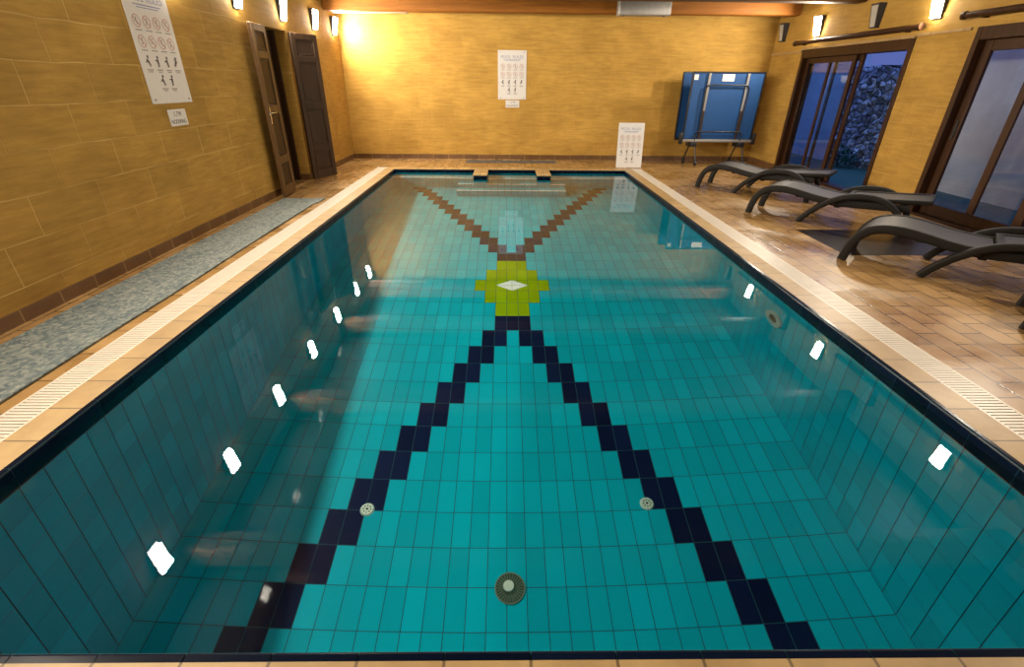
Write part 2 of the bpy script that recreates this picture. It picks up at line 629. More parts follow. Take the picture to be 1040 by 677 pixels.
def rrect(w, h, r=0.008, seg=3):
    """rounded rectangle profile"""
    out = []
    for cx, cy_, a0 in ((w / 2 - r, h / 2 - r, 0), (-w / 2 + r, h / 2 - r, PI / 2), (-w / 2 + r, -h / 2 + r, PI), (w / 2 - r, -h / 2 + r, 1.5 * PI)):
        for i in range(seg + 1):
            a = a0 + PI / 2 * i / seg
            out.append((cx + r * math.cos(a), cy_ + r * math.sin(a)))
    return out


# ================================================================== SETTING
# ---- deck with the hole for the pool
NOSE = 0.03
CW = 0.165                      # beige coping width behind the navy nosing
GX0, GX1 = PX + NOSE + CW, PX + NOSE + CW + 0.185   # overflow grate
b = MB()
dz = -0.12
b.box(XL - WT, -GX1, YF, YB, dz, 0.0, 'deck')
b.box(GX1, XR + WR, YF, YB, dz, 0.0, 'deck')
b.box(-GX1, GX1, YF, PY0 - NOSE - 0.25, dz, 0.0, 'deck')
b.box(-GX1, GX1, PY1 + NOSE + 0.25, YB, dz, 0.0, 'deck')
struct(b, 'floor', 'beige terracotta tiled deck around the pool', 'floor')

# ---- coping, one strip a side
NZ = -0.155
for nm, lab, r1 in (('trim_left', 'beige coping tiles with navy edge on the left side of the pool', -1),
                    ('trim_right', 'beige coping tiles with navy edge on the right side of the pool', 1)):
    b = MB()
    x0, x1 = sorted((r1 * (PX + NOSE), r1 * GX0))
    b.box(x0, x1, PY0 - NOSE - 0.25, PY1 + NOSE + 0.25, NZ, 0.0, 'coping_side')
    # navy nosing tiles (rounded lip, one face per tile)
    y = PY0
    while y < PY1 - 0.01:
        y2 = min(PY1, y + TL)
        g = 0.002
        prof = [(NOSE, 0.0), (0.010, 0.0), (0.004, -0.003), (0.0, -0.010), (0.0, NZ)]
        for (s0, z0), (s1, z1) in zip(prof, prof[1:]):
            b.face([(r1 * (PX + s0), y + g, z0), (r1 * (PX + s0), y2 - g, z0), (r1 * (PX + s1), y2 - g, z1), (r1 * (PX + s1), y + g, z1)], 'lip')
        y = y2
    b.box(*sorted((r1 * (PX + 0.003), r1 * (PX + NOSE))), PY0, PY1, NZ, -0.003, 'grout')
    # pale concrete edge beyond the grate
    struct(b, nm, lab, 'trim', fix=False)
for nm, lab, y0, sgn in (('trim_front', 'beige coping tiles with navy edge at the near end of the pool', PY0, -1),
                         ('trim_back', 'beige coping tiles with navy edge at the far end of the pool', PY1, 1)):
    b = MB()
    NZF = NZ if sgn < 0 else -0.085
    ya, yb = sorted((y0 + sgn * NOSE, y0 + sgn * (NOSE + 0.25)))
    xe = PX + NOSE
    b.box(-xe, xe, ya, yb, NZ, 0.0, 'coping')
    x = -PX - 0.0625
    while x < PX:
        xa, xb = max(-PX - NOSE, x), min(PX + NOSE, x + TL)
        g = 0.002
        prof = [(NOSE, 0.0), (0.010, 0.0), (0.004, -0.003), (0.0, -0.010), (0.0, NZF)]
        for (s0, z0), (s1, z1) in zip(prof, prof[1:]):
            b.face([(xa + g, y0 + sgn * s0, z0), (xb - g, y0 + sgn * s0, z0), (xb - g, y0 + sgn * s1, z1), (xa + g, y0 + sgn * s1, z1)], 'lip')
        x += TL
    ya, yb = sorted((y0 + sgn * 0.003, y0 + sgn * NOSE))
    b.box(-PX, PX, ya, yb, NZ, -0.003, 'grout')
    struct(b, nm, lab, 'trim', fix=False)

# ---- pool shell: tiles raised over dark grout, one quad per tile
G = 0.0026
NROW0, NROW1 = -20, 16


def mosaic(row, col):
    a = abs(col)
    if row >= 0:
        if row == 0:
            return 'navy' if a <= 1 else 'teal'
        return 'navy' if a in (row, row + 1) else 'teal'
    if row >= -5:
        half = {-1: 1, -2: 2, -3: 3, -4: 2, -5: 1}[row]
        return 'lime' if a <= half else 'teal'
    if row == -6:
        return 'navy' if a <= 1 else 'teal'
    k = -6 - row
    return 'navy' if a in (k, k + 1) else 'teal'


b = MB()
b.face([(-PX, PY0, floor_z(PY0) - 0.002), (PX, PY0, floor_z(PY0) - 0.002), (PX, PY1, floor_z(PY1) - 0.002), (-PX, PY1, floor_z(PY1) - 0.002)], 'grout')
for row in range(NROW0, NROW1):
    ya, yb = ROW0 - (row + 1) * TL, ROW0 - row * TL
    ya, yb = max(ya, PY0), min(yb, PY1)
    if yb - ya < 0.02:
        continue
    for col in range(-17, 18):
        xa, xb = (col - 0.5) * TW + G, (col + 0.5) * TW - G
        b.face([(xa, ya + G, floor_z(ya)), (xb, ya + G, floor_z(ya)), (xb, yb - G, floor_z(yb)), (xa, yb - G, floor_z(yb))], mosaic(row, col))
# white diamond at the middle of the lime figure
ym = ROW0 + 2.5 * TL
for sx in (-1, 1):
    for sy in (-1, 1):
        pts = [(sx * G, ym + sy * G), (sx * 0.185, ym + sy * G), (sx * G, ym + sy * 0.118)]
        if sx * sy < 0:
            pts.reverse()
        b.face([(x, y, floor_z(y) + 0.0015) for x, y in pts], 'white_tile')
struct(b, 'pool_floor', 'teal tiled pool floor with navy cross and lime centre figure', 'pool floor', fix=False)

for nm, lab, sx in (('pool_wall_left', 'teal tiled left wall under water', -1), ('pool_wall_right', 'teal tiled right wall under water', 1)):
    b = MB()
    X = sx * PX
    o_ = sx * 0.002
    za, zb = floor_z(PY0), floor_z(PY1)
    b.face([(X + o_, PY0, za - 0.02), (X + o_, PY1, zb - 0.02), (X + o_, PY1, NZ), (X + o_, PY0, NZ)], 'grout')
    n = int(round((PY1 - PY0) / TW))
    for i in range(n + 1):
        ya, yb = ROW0 + (16 - i) * TW - TW, ROW0 + (16 - i) * TW
        ya, yb = ROW0 - 15.5 * TL + i * TW, ROW0 - 15.5 * TL + (i + 1) * TW
        ya, yb = max(PY0, ya), min(PY1, yb)
        if yb - ya < 0.01:
            continue
        k = 0
        while True:
            z1 = NZ - k * TL
            z0 = z1 - TL
            fa, fb = floor_z(ya), floor_z(yb)
            if z1 <= min(fa, fb) + 0.004:
                break
            b.face([(X, ya + G, max(z0, fa) + G * 0.5), (X, yb - G, max(z0, fb) + G * 0.5), (X, yb - G, z1 - G * 0.5), (X, ya + G, z1 - G * 0.5)], 'teal')
            k += 1
    struct(b, nm, lab, 'pool wall', fix=False)
for nm, lab, Y, sg in (('pool_wall_front', 'teal tiled near wall under water', PY0, -1), ('pool_wall_back', 'teal tiled far wall under water', PY1, 1)):
    b = MB()
    zf = floor_z(Y)
    NZW = NZ if sg < 0 else -0.085
    b.face([(-PX, Y + sg * 0.002, zf - 0.02), (PX, Y + sg * 0.002, zf - 0.02), (PX, Y + sg * 0.002, NZW), (-PX, Y + sg * 0.002, NZW)], 'grout')
    for col in range(-17, 18):
        xa, xb = (col - 0.5) * TW + G, (col + 0.5) * TW - G
        k = 0
        while NZW - k * TL > zf + 0.004:
            z1 = NZW - k * TL
            z0 = max(zf, z1 - TL)
            b.face([(xa, Y, z0 + G), (xb, Y, z0 + G), (xb, Y, z1 - G), (xa, Y, z1 - G)], 'teal')
            k += 1
    struct(b, nm, lab, 'pool wall', fix=False)

# ---- steps under water at the far end
b = MB()


def tiled_block(b, x0, x1, y0, y1, z0, z1, nose='white_tile'):
    b.box(x0, x1, y0, y1, z0, z1 - 0.003, 'grout')
    nx = max(1, int(round((x1 - x0) / TW)))
    for i in range(nx):
        xa, xb = x0 + (x1 - x0) * i / nx + G, x0 + (x1 - x0) * (i + 1) / nx - G
        if nose:
            b.face([(xa, y0 - 0.001, z1), (xb, y0 - 0.001, z1), (xb, y0 + 0.05, z1), (xa, y0 + 0.05, z1)], nose)
            b.face([(xa, y0 + 0.054, z1), (xb, y0 + 0.054, z1), (xb, y1, z1), (xa, y1, z1)], 'teal')
        else:
            b.face([(xa, y0, z1), (xb, y0, z1), (xb, y1, z1), (xa, y1, z1)], 'teal')
        k = 0
        while z1 - k * TL > z0 + 0.01:
            zt = z1 - k * TL
            zb_ = max(z0, zt - TL)
            b.face([(xa, y0 - 0.002, zb_ + G), (xb, y0 - 0.002, zb_ + G), (xb, y0 - 0.002, zt - G), (xa, y0 - 0.002, zt - G)], 'teal')
            k += 1


fz = floor_z(9.0)
tiled_block(b, -0.95, 1.00, 8.72, 8.97, fz, WATER - 0.82)
tiled_block(b, -0.95, 1.00, 8.97, 9.22, fz, WATER - 0.55)
tiled_block(b, -0.95, 1.00, 9.22, PY1 - 0.002, fz, WATER - 0.28)
tiled_block(b, -PX + 0.002, -0.955, 9.31, PY1 - 0.002, fz, WATER - 0.30)
tiled_block(b, 1.005, PX - 0.002, 9.31, PY1 - 0.002, fz, WATER - 0.30)
struct(b, 'pool_steps', 'tiled steps under water at the far end of the pool', 'steps', fix=False)

# ---- water: one flat surface
b = MB()
nx, ny = 14, 28
vs = [(-PX - 0.001 + (2 * PX + 0.002) * i / nx, PY0 - 0.001 + (PY1 - PY0 + 0.002) * j / ny, WATER) for j in range(ny + 1) for i in range(nx + 1)]
fs = [(j * (nx + 1) + i, j * (nx + 1) + i + 1, (j + 1) * (nx + 1) + i + 1, (j + 1) * (nx + 1) + i) for j in range(ny) for i in range(nx)]
b.raw(vs, fs, 'water', True)
o = b.build('water', fix=False)
o.cycles.is_caustics_caster = True
o.cycles.is_caustics_receiver = False
tag(o, 'still clear water filling the swimming pool', 'water', kind='stuff')

# ---- walls
DY0, DY1, DH = 7.47, 8.42, 2.13          # doorway in the left wall
b = MB()
b.box(XL - WT, XL, YF, DY0, 0, HC, 'wall_y')
b.box(XL - WT, XL, DY1, YB + WT, 0, HC, 'wall_y')
b.box(XL - WT, XL, DY0, DY1, DH, HC, 'wall_y')
struct(b, 'wall_left', 'golden limestone left wall', 'wall')
b = MB()
b.box(XL, XR, YB, YB + WT, 0, HC, 'wall_x')
struct(b, 'wall_back', 'golden limestone far wall behind the pool', 'wall')
b = MB()
b.box(XL, XR, YF - WT, YF, 0, HC, 'wall_x')
struct(b, 'wall_front', 'golden limestone wall at the near end', 'wall')
A0, A1, AH = 7.24, 9.92, 2.04            # far sliding door
B0, B1, BH = 3.70, 6.33, 2.08            # near sliding door
b = MB()
for y0, y1 in ((YF, B0), (B1, A0), (A1, YB + WT)):
    b.box(XR, XR + WR, y0, y1, 0, HC, 'wall_r')
b.box(XR, XR + WR, B0, B1, BH, HC, 'wall_r')
b.box(XR, XR + WR, A0, A1, AH, HC, 'wall_r')
struct(b, 'wall_right', 'golden limestone right wall with two sliding doors', 'wall')
b = MB()
b.box(XL - WT, XR + WT, YF - WT, YB + WT, HC, HC + 0.12, 'ceiling')
struct(b, 'ceiling', 'dark boarded ceiling', 'ceiling')

# ---- skirting
b = MB()
b.box(XL, XL + 0.014, YF, DY0 - 0.02, 0, 0.092, 'skirt')
b.box(XL, XL + 0.014, DY1, YB, 0, 0.092, 'skirt')
b.box(XL - WT, XL, DY1 - 0.014, DY1, 0, 0.092, 'skirt')
struct(b, 'baseboard_left', 'brown tile skirting along the left wall', 'baseboard')
b = MB()
b.box(XL + 0.014, XR, YB - 0.014, YB, 0, 0.092, 'skirt_x')
struct(b, 'baseboard_back', 'brown tile skirting along the far wall', 'baseboard')
b = MB()
for y0, y1 in ((YF, B0), (B1, A0), (A1, YB - 0.014)):
    b.box(XR - 0.014, XR, y0, y1, 0, 0.092, 'skirt')
struct(b, 'baseboard_right', 'brown tile skirting along the right wall', 'baseboard')
# ---- pale stone course at door height on the right wall
b = MB()
b.box(XR - 0.022, XR, A1 + 0.02, YB, 2.00, 2.035, M['coping'])
b.box(XR - 0.022, XR, B1 + 0.08, A0 - 0.0, 2.055, 2.085, M['coping'])
b.box(XR - 0.030, XR, A0, A1 + 0.02, AH, AH + 0.035, M['coping'])
struct(b, 'trim_course', 'pale stone ledge at door height on the right wall', 'trim')

# ---- ceiling beams
b = MB()
for k, (yc, zb_) in enumerate(((10.42, 2.60), (8.60, 2.58), (6.00, 2.58), (3.40, 2.58), (0.80, 2.58))):
    b = MB()
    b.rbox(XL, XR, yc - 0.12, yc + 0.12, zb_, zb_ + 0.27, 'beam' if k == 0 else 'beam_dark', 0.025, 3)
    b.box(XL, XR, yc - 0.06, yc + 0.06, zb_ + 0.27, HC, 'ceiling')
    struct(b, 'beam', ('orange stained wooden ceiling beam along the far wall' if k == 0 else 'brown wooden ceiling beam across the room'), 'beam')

# ================================================================== LEFT WALL DOOR
# dark frame deep in the doorway and the room behind, its darkness painted into the walls
b = MB()
xf = XL - WT + 0.02
b.box(xf - 0.05, xf + 0.05, DY0, DY0 + 0.07, 0, DH, 'dark_wood')
b.box(xf - 0.05, xf + 0.10, DY1 - 0.20, DY1, 0, DH, 'dark_wood')
b.box(xf - 0.05, xf + 0.05, DY0 + 0.07, DY1 - 0.07, DH - 0.07, DH, 'dark_wood')
b.box(XL - WT + 0.12, XL - 0.16, DY1 - 0.05, DY1, 0, DH, 'dark_wood')
struct(b, 'door_frame', 'dark wooden door frame in the left wall doorway', 'door frame')
b = MB()
b.box(XL - WT - 1.2, XL - WT - 1.1, DY0 - 0.6, DY1 + 1.9, 0, HC, 'dark')  # dark colour stands in for the shade in the passage
b.box(XL - WT - 1.1, XL - WT - 0.001, DY1 + 1.8, DY1 + 1.9, 0, HC, 'dark')
b.box(XL - WT - 1.1, XL - WT - 0.001, DY0 - 0.6, DY0 - 0.5, 0, HC, 'dark')
b.box(XL - WT - 1.1, XL - WT, DY0 - 0.5, DY1 + 1.8, -0.1, 0.0, 'deck')
b.box(XL - WT - 1.1, XL - WT, DY0 - 0.5, DY1 + 1.8, HC, HC + 0.1, 'ceiling')
struct(b, 'wall_passage', 'passage beyond the left doorway, its dimness painted on the walls', 'wall')


def panel_leaf(name, hinge, free, label, handle):
    """a dark panelled door leaf standing from hinge to free (x, y)"""
    h, f = Vector((*hinge, 0)), Vector((*free, 0))
    w = (f - h).length
    u = (f - h).normalized()
    n = Vector((-u.y, u.x, 0))
    if n.x < 0:
        n = -n
    T = Matrix(((u.x, n.x, 0, h.x), (u.y, n.y, 0, h.y), (0, 0, 1, 0.012), (0, 0, 0, 1)))
    root = empty(name, (h.x, h.y, 0.012), math.atan2(u.y, u.x))
    flip = 1 if Vector((-u.y, u.x, 0)).dot(n) > 0 else -1
    H, th, st = 2.10, 0.042, 0.085
    rails = [(0.0, 0.14), (0.43, 0.53), (1.06, 1.17), (1.72, 1.80), (2.02, H)]
    b = MB()

    stile = 'lit_wood' if handle else 'dark_wood'

    def bx(x0, x1, y0, y1, z0, z1, m='dark_wood'):
        ya, yb = sorted((flip * y0, flip * y1))
        b.rbox(x0, x1, ya, yb, z0, z1, m, 0.004, 1)
    bx(0, st, 0, th, 0, H, stile)
    bx(w - st, w, 0, th, 0, H, stile)
    for z0, z1 in rails:
        bx(st, w - st, 0, th, z0, z1, stile)
    b.build('leaf_frame', root)
    for (a0, a1), (c0, c1) in zip(rails, rails[1:]):
        b = MB()
        bx(st - 0.005, w - st + 0.005, 0.012, th - 0.012, a1 - 0.005, c0 + 0.005)
        # raised moulding round the field
        z0, z1 = a1 + 0.012, c0 - 0.012
        bx(st + 0.012, w - st - 0.012, 0.006, th - 0.006, z0, z0 + 0.018)
        bx(st + 0.012, w - st - 0.012, 0.006, th - 0.006, z1 - 0.018, z1)
        bx(st + 0.012, st + 0.030, 0.006, th - 0.006, z0, z1)
        bx(w - st - 0.030, w - st - 0.012, 0.006, th - 0.006, z0, z1)
        b.build('panel', root)
    if handle:
        b = MB()
        x = w - 0.05
        ya, yb = sorted((flip * th, flip * (th + 0.006)))
        b.rbox(x - 0.018, x + 0.018, ya, yb, 0.95, 1.15, 'chrome', 0.002, 1)
        b.cyl((x, flip * th, 1.08), (0, flip, 0), 0.009, 0.045, 'chrome', 12)
        b.tube([(x, flip * (th + 0.042), 1.08), (x - 0.05, flip * (th + 0.044), 1.08), (x - 0.11, flip * (th + 0.040), 1.078)], 0.008, 'chrome')
        tag(b.build('handle', root), 'chrome lever handle')
    tag(root, label, 'door', 'folded-back leaves of the left doorway', kind='thing')
    return root


panel_leaf('door_leaf', (XL + 0.075, 7.47), (XL + 0.11, 6.99), 'dark panelled door leaf with chrome handle, on the near side of the left doorway', True)
panel_leaf('door_leaf', (XL + 0.035, 8.42), (XL + 0.27, 8.87), 'dark panelled door leaf swung open on the far side of the left doorway', False)


# ================================================================== SLIDING DOORS, RIGHT WALL
def sash(parent, x0, x1, y0, y1, z0, z1, mull=(), name='sash', st=0.085, handle=None, mw=0.028):
    b = MB()
    b.rbox(x0, x1, y0, y0 + st, z0, z1, 'frame_wood', 0.005, 1)
    b.rbox(x0, x1, y1 - st, y1, z0, z1, 'frame_wood', 0.005, 1)
    b.rbox(x0, x1, y0 + st, y1 - st, z0, z0 + st * 1.2, 'frame_wood', 0.005, 1)
    b.rbox(x0, x1, y0 + st, y1 - st, z1 - st, z1, 'frame_wood', 0.005, 1)
    for ym_ in mull:
        b.rbox(x0 + 0.006, x1 - 0.006, ym_ - mw, ym_ + mw, z0 + st * 1.2, z1 - st, 'frame_wood', 0.004, 1)
    o_ = b.build(name, parent)
    b = MB()
    xm = (x0 + x1) / 2
    b.box(xm - 0.003, xm + 0.003, y0 + st - 0.005, y1 - st + 0.005, z0 + st * 1.2 - 0.005, z1 - st + 0.005, 'glass')
    b.build('pane', o_)
    if handle is not None:
        b = MB()
        b.rbox(x0 - 0.012, x0 - 0.001, handle - 0.018, handle + 0.018, 0.92, 1.12, 'black', 0.003, 1)
        b.build('pull_handle', o_)
    return o_


d1 = empty('sliding_door', (XR, (A0 + A1) / 2, 0))
xi, xo = XR - 0.015 - XR, 0.16


def frame_box(root, y0, y1, h, cy0, st=0.075):
    b = MB()
    xa, xb = -0.015, 0.17
    b.rbox(xa, xb, y0 - cy0, y0 + st - cy0, 0, h, 'frame_wood', 0.004, 1)
    b.rbox(xa, xb, y1 - st - cy0, y1 - cy0, 0, h, 'frame_wood', 0.004, 1)
    b.rbox(xa, xb, y0 + st - cy0, y1 - st - cy0, h - 0.13, h, 'frame_wood', 0.004, 1)
    b.rbox(xa, xb, y0 + st - cy0, y1 - st - cy0, 0.0, 0.03, 'frame_wood', 0.004, 1)
    return b.build('door_frame', root)


ca = (A0 + A1) / 2
frame_box(d1, A0, A1, AH, ca)
ymid = 8.50
sash(d1, 0.070, 0.112, ymid - 0.03 - ca, A1 - 0.08 - ca, 0.03, AH - 0.13, (9.14 - ca,), handle=None)
sash(d1, 0.122, 0.164, ymid - 0.13 - ca, A1 - 0.10 - ca, 0.03, AH - 0.13, (9.05 - ca,))
tag(d1, 'brown wooden sliding door standing open onto a rubble stone wall', 'sliding door', kind='thing')

d2 = empty('sliding_door', (XR, (B0 + B1) / 2, 0))
cb_ = (B0 + B1) / 2
frame_box(d2, B0, B1, BH, cb_)
sash(d2, 0.070, 0.112, cb_ + 0.07 - 0.16 - cb_, B1 - 0.08 - cb_, 0.03, BH - 0.13, (5.56 - cb_,), st=0.11, handle=B1 - 0.14 - cb_, mw=0.045)
sash(d2, 0.122, 0.164, B0 + 0.08 - cb_, cb_ + 0.06 - cb_, 0.03, BH - 0.13, (4.55 - cb_,), st=0.10)
tag(d2, 'closed brown wooden sliding glass door at the right edge, beside the nearer loungers', 'sliding door', kind='thing')

# roller shutter rails above both doors
for y0, y1, z, lab in ((A0 - 0.10, A1 + 0.20, 2.155, 'brown wooden rail above the open sliding door'), (B0 - 0.1, B1 + 0.18, 2.205, 'brown wooden rail above the closed sliding glass door')):
    root = empty('curtain_rail', (XR, (y0 + y1) / 2, z))
    c_ = (y0 + y1) / 2
    b = MB()
    b.tube([(-0.07, y0 - c_ + 0.02, 0), (-0.07, y1 - c_ - 0.02, 0)], 0.034, 'frame_wood', 16)
    b.build('pole', root)
    for ye in (y0 - c_, y1 - c_):
        b = MB()
        b.cyl((-0.07, ye - 0.02, 0), (0, 1, 0), 0.043, 0.04, 'frame_wood', 18)
        b.build('finial', root)
    for ye in (y0 - c_ + 0.25, y1 - c_ - 0.25):
        b = MB()
        b.rbox(-0.07, 0.0, ye - 0.015, ye + 0.015, -0.045, -0.02, 'frame_wood', 0.004, 1)
        b.build('bracket', root)
    tag(root, lab, 'curtain rail')

# ================================================================== OUTSIDE
b = MB()
b.box(XR + WR, 16.0, 0.0, 20.0, -0.14, -0.02, 'turf')
struct(b, 'ground_outside', 'dark green ground outside the sliding doors', 'ground')
# rubble wall: bulging surface
b = MB()
X0, ya0, ya1, zt = 7.20, 8.95, 11.5, 1.88
ny, nz_ = 110, 60
vs, fs = [], []
for j in range(nz_ + 1):
    for i in range(ny + 1):
        y = ya0 + (ya1 - ya0) * i / ny
        z = -0.05 + (zt + 0.05 * noise.noise((y * 1.3, 3.1, 0))) * j / nz_
        d, _p = noise.voronoi((y * 5.0, z * 6.0, 1.3))
        vs.append((X0 - 0.10 * (1 - min(1, d[0] * 1.6)) - 0.06 * noise.noise((y * 1.1, z * 1.1, 5)), y, z))
for j in range(nz_):
    for i in range(ny):
        a = j * (ny + 1) + i
        fs.append((a, a + 1, a + ny + 2, a + ny + 1))
b.raw(vs, fs, 'rubble', True)
b.box(X0 + 0.05, X0 + 0.5, ya0, ya1, -0.05, zt - 0.1, 'rubble')
tag(b.build('rubble_wall'), 'rough rubble stone wall outside the open door', 'stone wall', kind='structure')
root = empty('shrub', (6.85, 10.45, -0.02))
b = MB()
for i in range(220):
    a, r_ = random.uniform(0, 2 * PI), random.random() ** 0.5
    c = Vector((0.26 * r_ * math.cos(a), 0.34 * r_ * math.sin(a), 0.06 + 0.36 * random.random() * (1.1 - r_ * 0.6)))
    R = Matrix.Translation(c) @ Matrix.Rotation(random.uniform(0, 6.28), 4, 'Z') @ Matrix.Rotation(random.uniform(-1, 1), 4, 'X')
    b.raw([R @ Vector(p) for p in ((0, -0.055, 0), (0.022, 0, 0.008), (0, 0.055, 0), (-0.022, 0, 0.008))], [(0, 1, 2, 3)], 'turf')
b.build('foliage', root, fix=False)
b = MB()
for k in range(5):
    b.tube([(0, 0, 0), (0.08 * math.cos(k * 1.3), 0.1 * math.sin(k * 1.3), 0.2)], 0.008, 'dark', 6)
b.build('stems', root)
tag(root, 'small dark shrub at the foot of the rubble wall outside the open door', 'shrub')
b = MB()
b.box(6.95, 7.3, 4.0, 8.90, -0.05, 2.6, 'fieldwall')
b.box(7.10, 7.5, 11.35, 18.0, -0.05, 2.05, 'fieldwall')
struct(b, 'wall_outside', 'pale rendered wall outside the closed glass door', 'wall')

# ================================================================== WALL LAMPS
def wall_lamp(side, y, z, lit, label, group):
    """bulkhead lamp: dark tapered housing with a pale tapered diffuser; wider at the top"""
    X = XL if side < 0 else XR
    s = 1 if side < 0 else -1
    root = empty('wall_lamp', (X, y, z))
    hw_t, hw_b, H = 0.095, 0.070, 0.15
    dt, db = 0.105, 0.055

    def wedge(b, m, x0, gt, gb, inset, z0, z1):
        vs = []
        for zz in (z0, z1):
            t = (zz + H) / (2 * H)
            w = hw_b + (hw_t - hw_b) * t - inset
            d = db + (dt - db) * t
            vs += [(s * x0, -w, zz), (s * x0, w, zz), (s * (d + gt), w * 0.94, zz), (s * (d + gt), -w * 0.94, zz)]
        b.raw(vs, [(0, 1, 2, 3), (7, 6, 5, 4), (0, 4, 5, 1), (1, 5, 6, 2), (2, 6, 7, 3), (3, 7, 4, 0)], m)
    b = MB()
    b.rbox(*sorted((0, s * 0.018)), -hw_b, hw_b, -H, H, 'black', 0.004, 1)
    wedge(b, 'black', 0.0, -0.035 if lit else 0.0, 0, 0.0, -H, H)
    b.build('housing', root)
    b = MB()
    wedge(b, 'lamp_glow' if lit else 'lamp_off', 0.02, 0.0 if lit else 0.004, 0, 0.012 if lit else 0.022, -H + 0.014, H - 0.014 if lit else H - 0.025)
    tag(b.build('diffuser', root), 'glowing white diffuser' if lit else 'unlit grey diffuser')
    tag(root, label, 'wall lamp', group)
    if lit:
        # the bulb's light leaves through the slanted front of the diffuser
        ld = bpy.data.lights.new('lamp_bulb', 'AREA')
        ld.shape = 'RECTANGLE'
        ld.size, ld.size_y = 0.135, 0.25
        ld.energy = LAMP_W
        ld.color = LAMP_COL
        ld.cycles.is_caustics_light = True
        lo = bpy.data.objects.new('lamp_bulb', ld)
        COL.objects.link(lo)
        tz = math.atan2(dt - db, 2 * H)
        out = Vector((s * math.cos(tz), 0, -math.sin(tz)))
        lo.rotation_mode = 'QUATERNION'
        lo.rotation_quaternion = out.to_track_quat('-Z', 'Y')
        lo.location = Vector((s * (dt + db) / 2, 0, 0)) + out * 0.004
        lo.parent = root
    return root


LZ, RZ = 2.39, 2.37
left_y = [3.05, 4.36, 5.69, 7.02, 8.36, 9.66, 10.72]
left_lab = ['lit wall lamp on the left wall, nearest the camera and short of the rules sign',
            'lit wall lamp on the left wall, just before the rules sign',
            'lit wall lamp on the left wall, just past the rules sign',
            'lit wall lamp on the left wall before the dark doorway',
            'lit wall lamp above the open left doorway',
            'lit wall lamp on the left wall, second from the far corner',
            'lit wall lamp on the left wall, in the far corner']
for y, l in zip(left_y, left_lab):
    wall_lamp(-1, y, LZ, True, l, 'lamps along the left wall')
for y, l, on in ((4.40, 'lit wall lamp above the closed glass door', True),
                 (5.70, 'unlit wall lamp above the closed glass door', False),
                 (7.00, 'lit wall lamp between the two sliding doors', True),
                 (8.12, 'unlit black framed wall lamp above the open sliding door, on its near half', False),
                 (9.56, 'lit wall lamp above the open sliding door', True),
                 (10.72, 'unlit wall lamp in the far right corner', False)):
    wall_lamp(1, y, RZ, on, l, 'lamps along the right wall')
for y, sd, l in ((1.70, -1, 'unseen lit wall lamp added on the left wall beside the near end of the pool'), (1.75, 1, 'unseen lit wall lamp added on the right wall beside the near end of the pool'),  # unseen lamps added to light the near end
                 (0.35, -1, 'unseen lit wall lamp added on the left wall behind the near end of the pool')):
    wall_lamp(sd, y, LZ if sd < 0 else RZ, True, l, 'lamps along the left wall' if sd < 0 else 'lamps along the right wall')

# white batten light under the far beam
root = empty('batten_light', (-2.60, 10.66, 2.60))
b = MB()
b.rbox(-0.66, 0.66, -0.055, 0.055, 0.0, 0.05, 'white', 0.012, 2)
b.build('casing', root)
for sx in (-1, 1):
    b = MB()
    b.rbox(*sorted((sx * 0.66, sx * 0.70)), -0.058, 0.058, -0.004, 0.054, 'steel', 0.01, 2)
    b.build('end_cap', root)
b = MB()
b.rbox(-0.60, 0.60, -0.012, 0.012, 0.05, 0.38, 'white', 0.004, 1)
b.build('hanger', root)
tag(root, 'white strip light under the beam in the far left corner', 'strip light')

# grey metal unit on the far beam
root = empty('metal_unit', (2.36, 10.16, 2.55))
b = MB()
b.rbox(-0.46, 0.46, -0.10, 0.13, 0.0, 0.28, 'steel', 0.02, 3)
b.build('casing', root)
for sx in (-0.36, 0.36):
    b = MB()
    b.cyl((sx, -0.02, 0.001), (0, 0, -1), 0.022, 0.012, 'black', 14)
    b.build('bolt', root)
tag(root, 'grey metal box unit fixed to the far ceiling beam', 'metal unit')


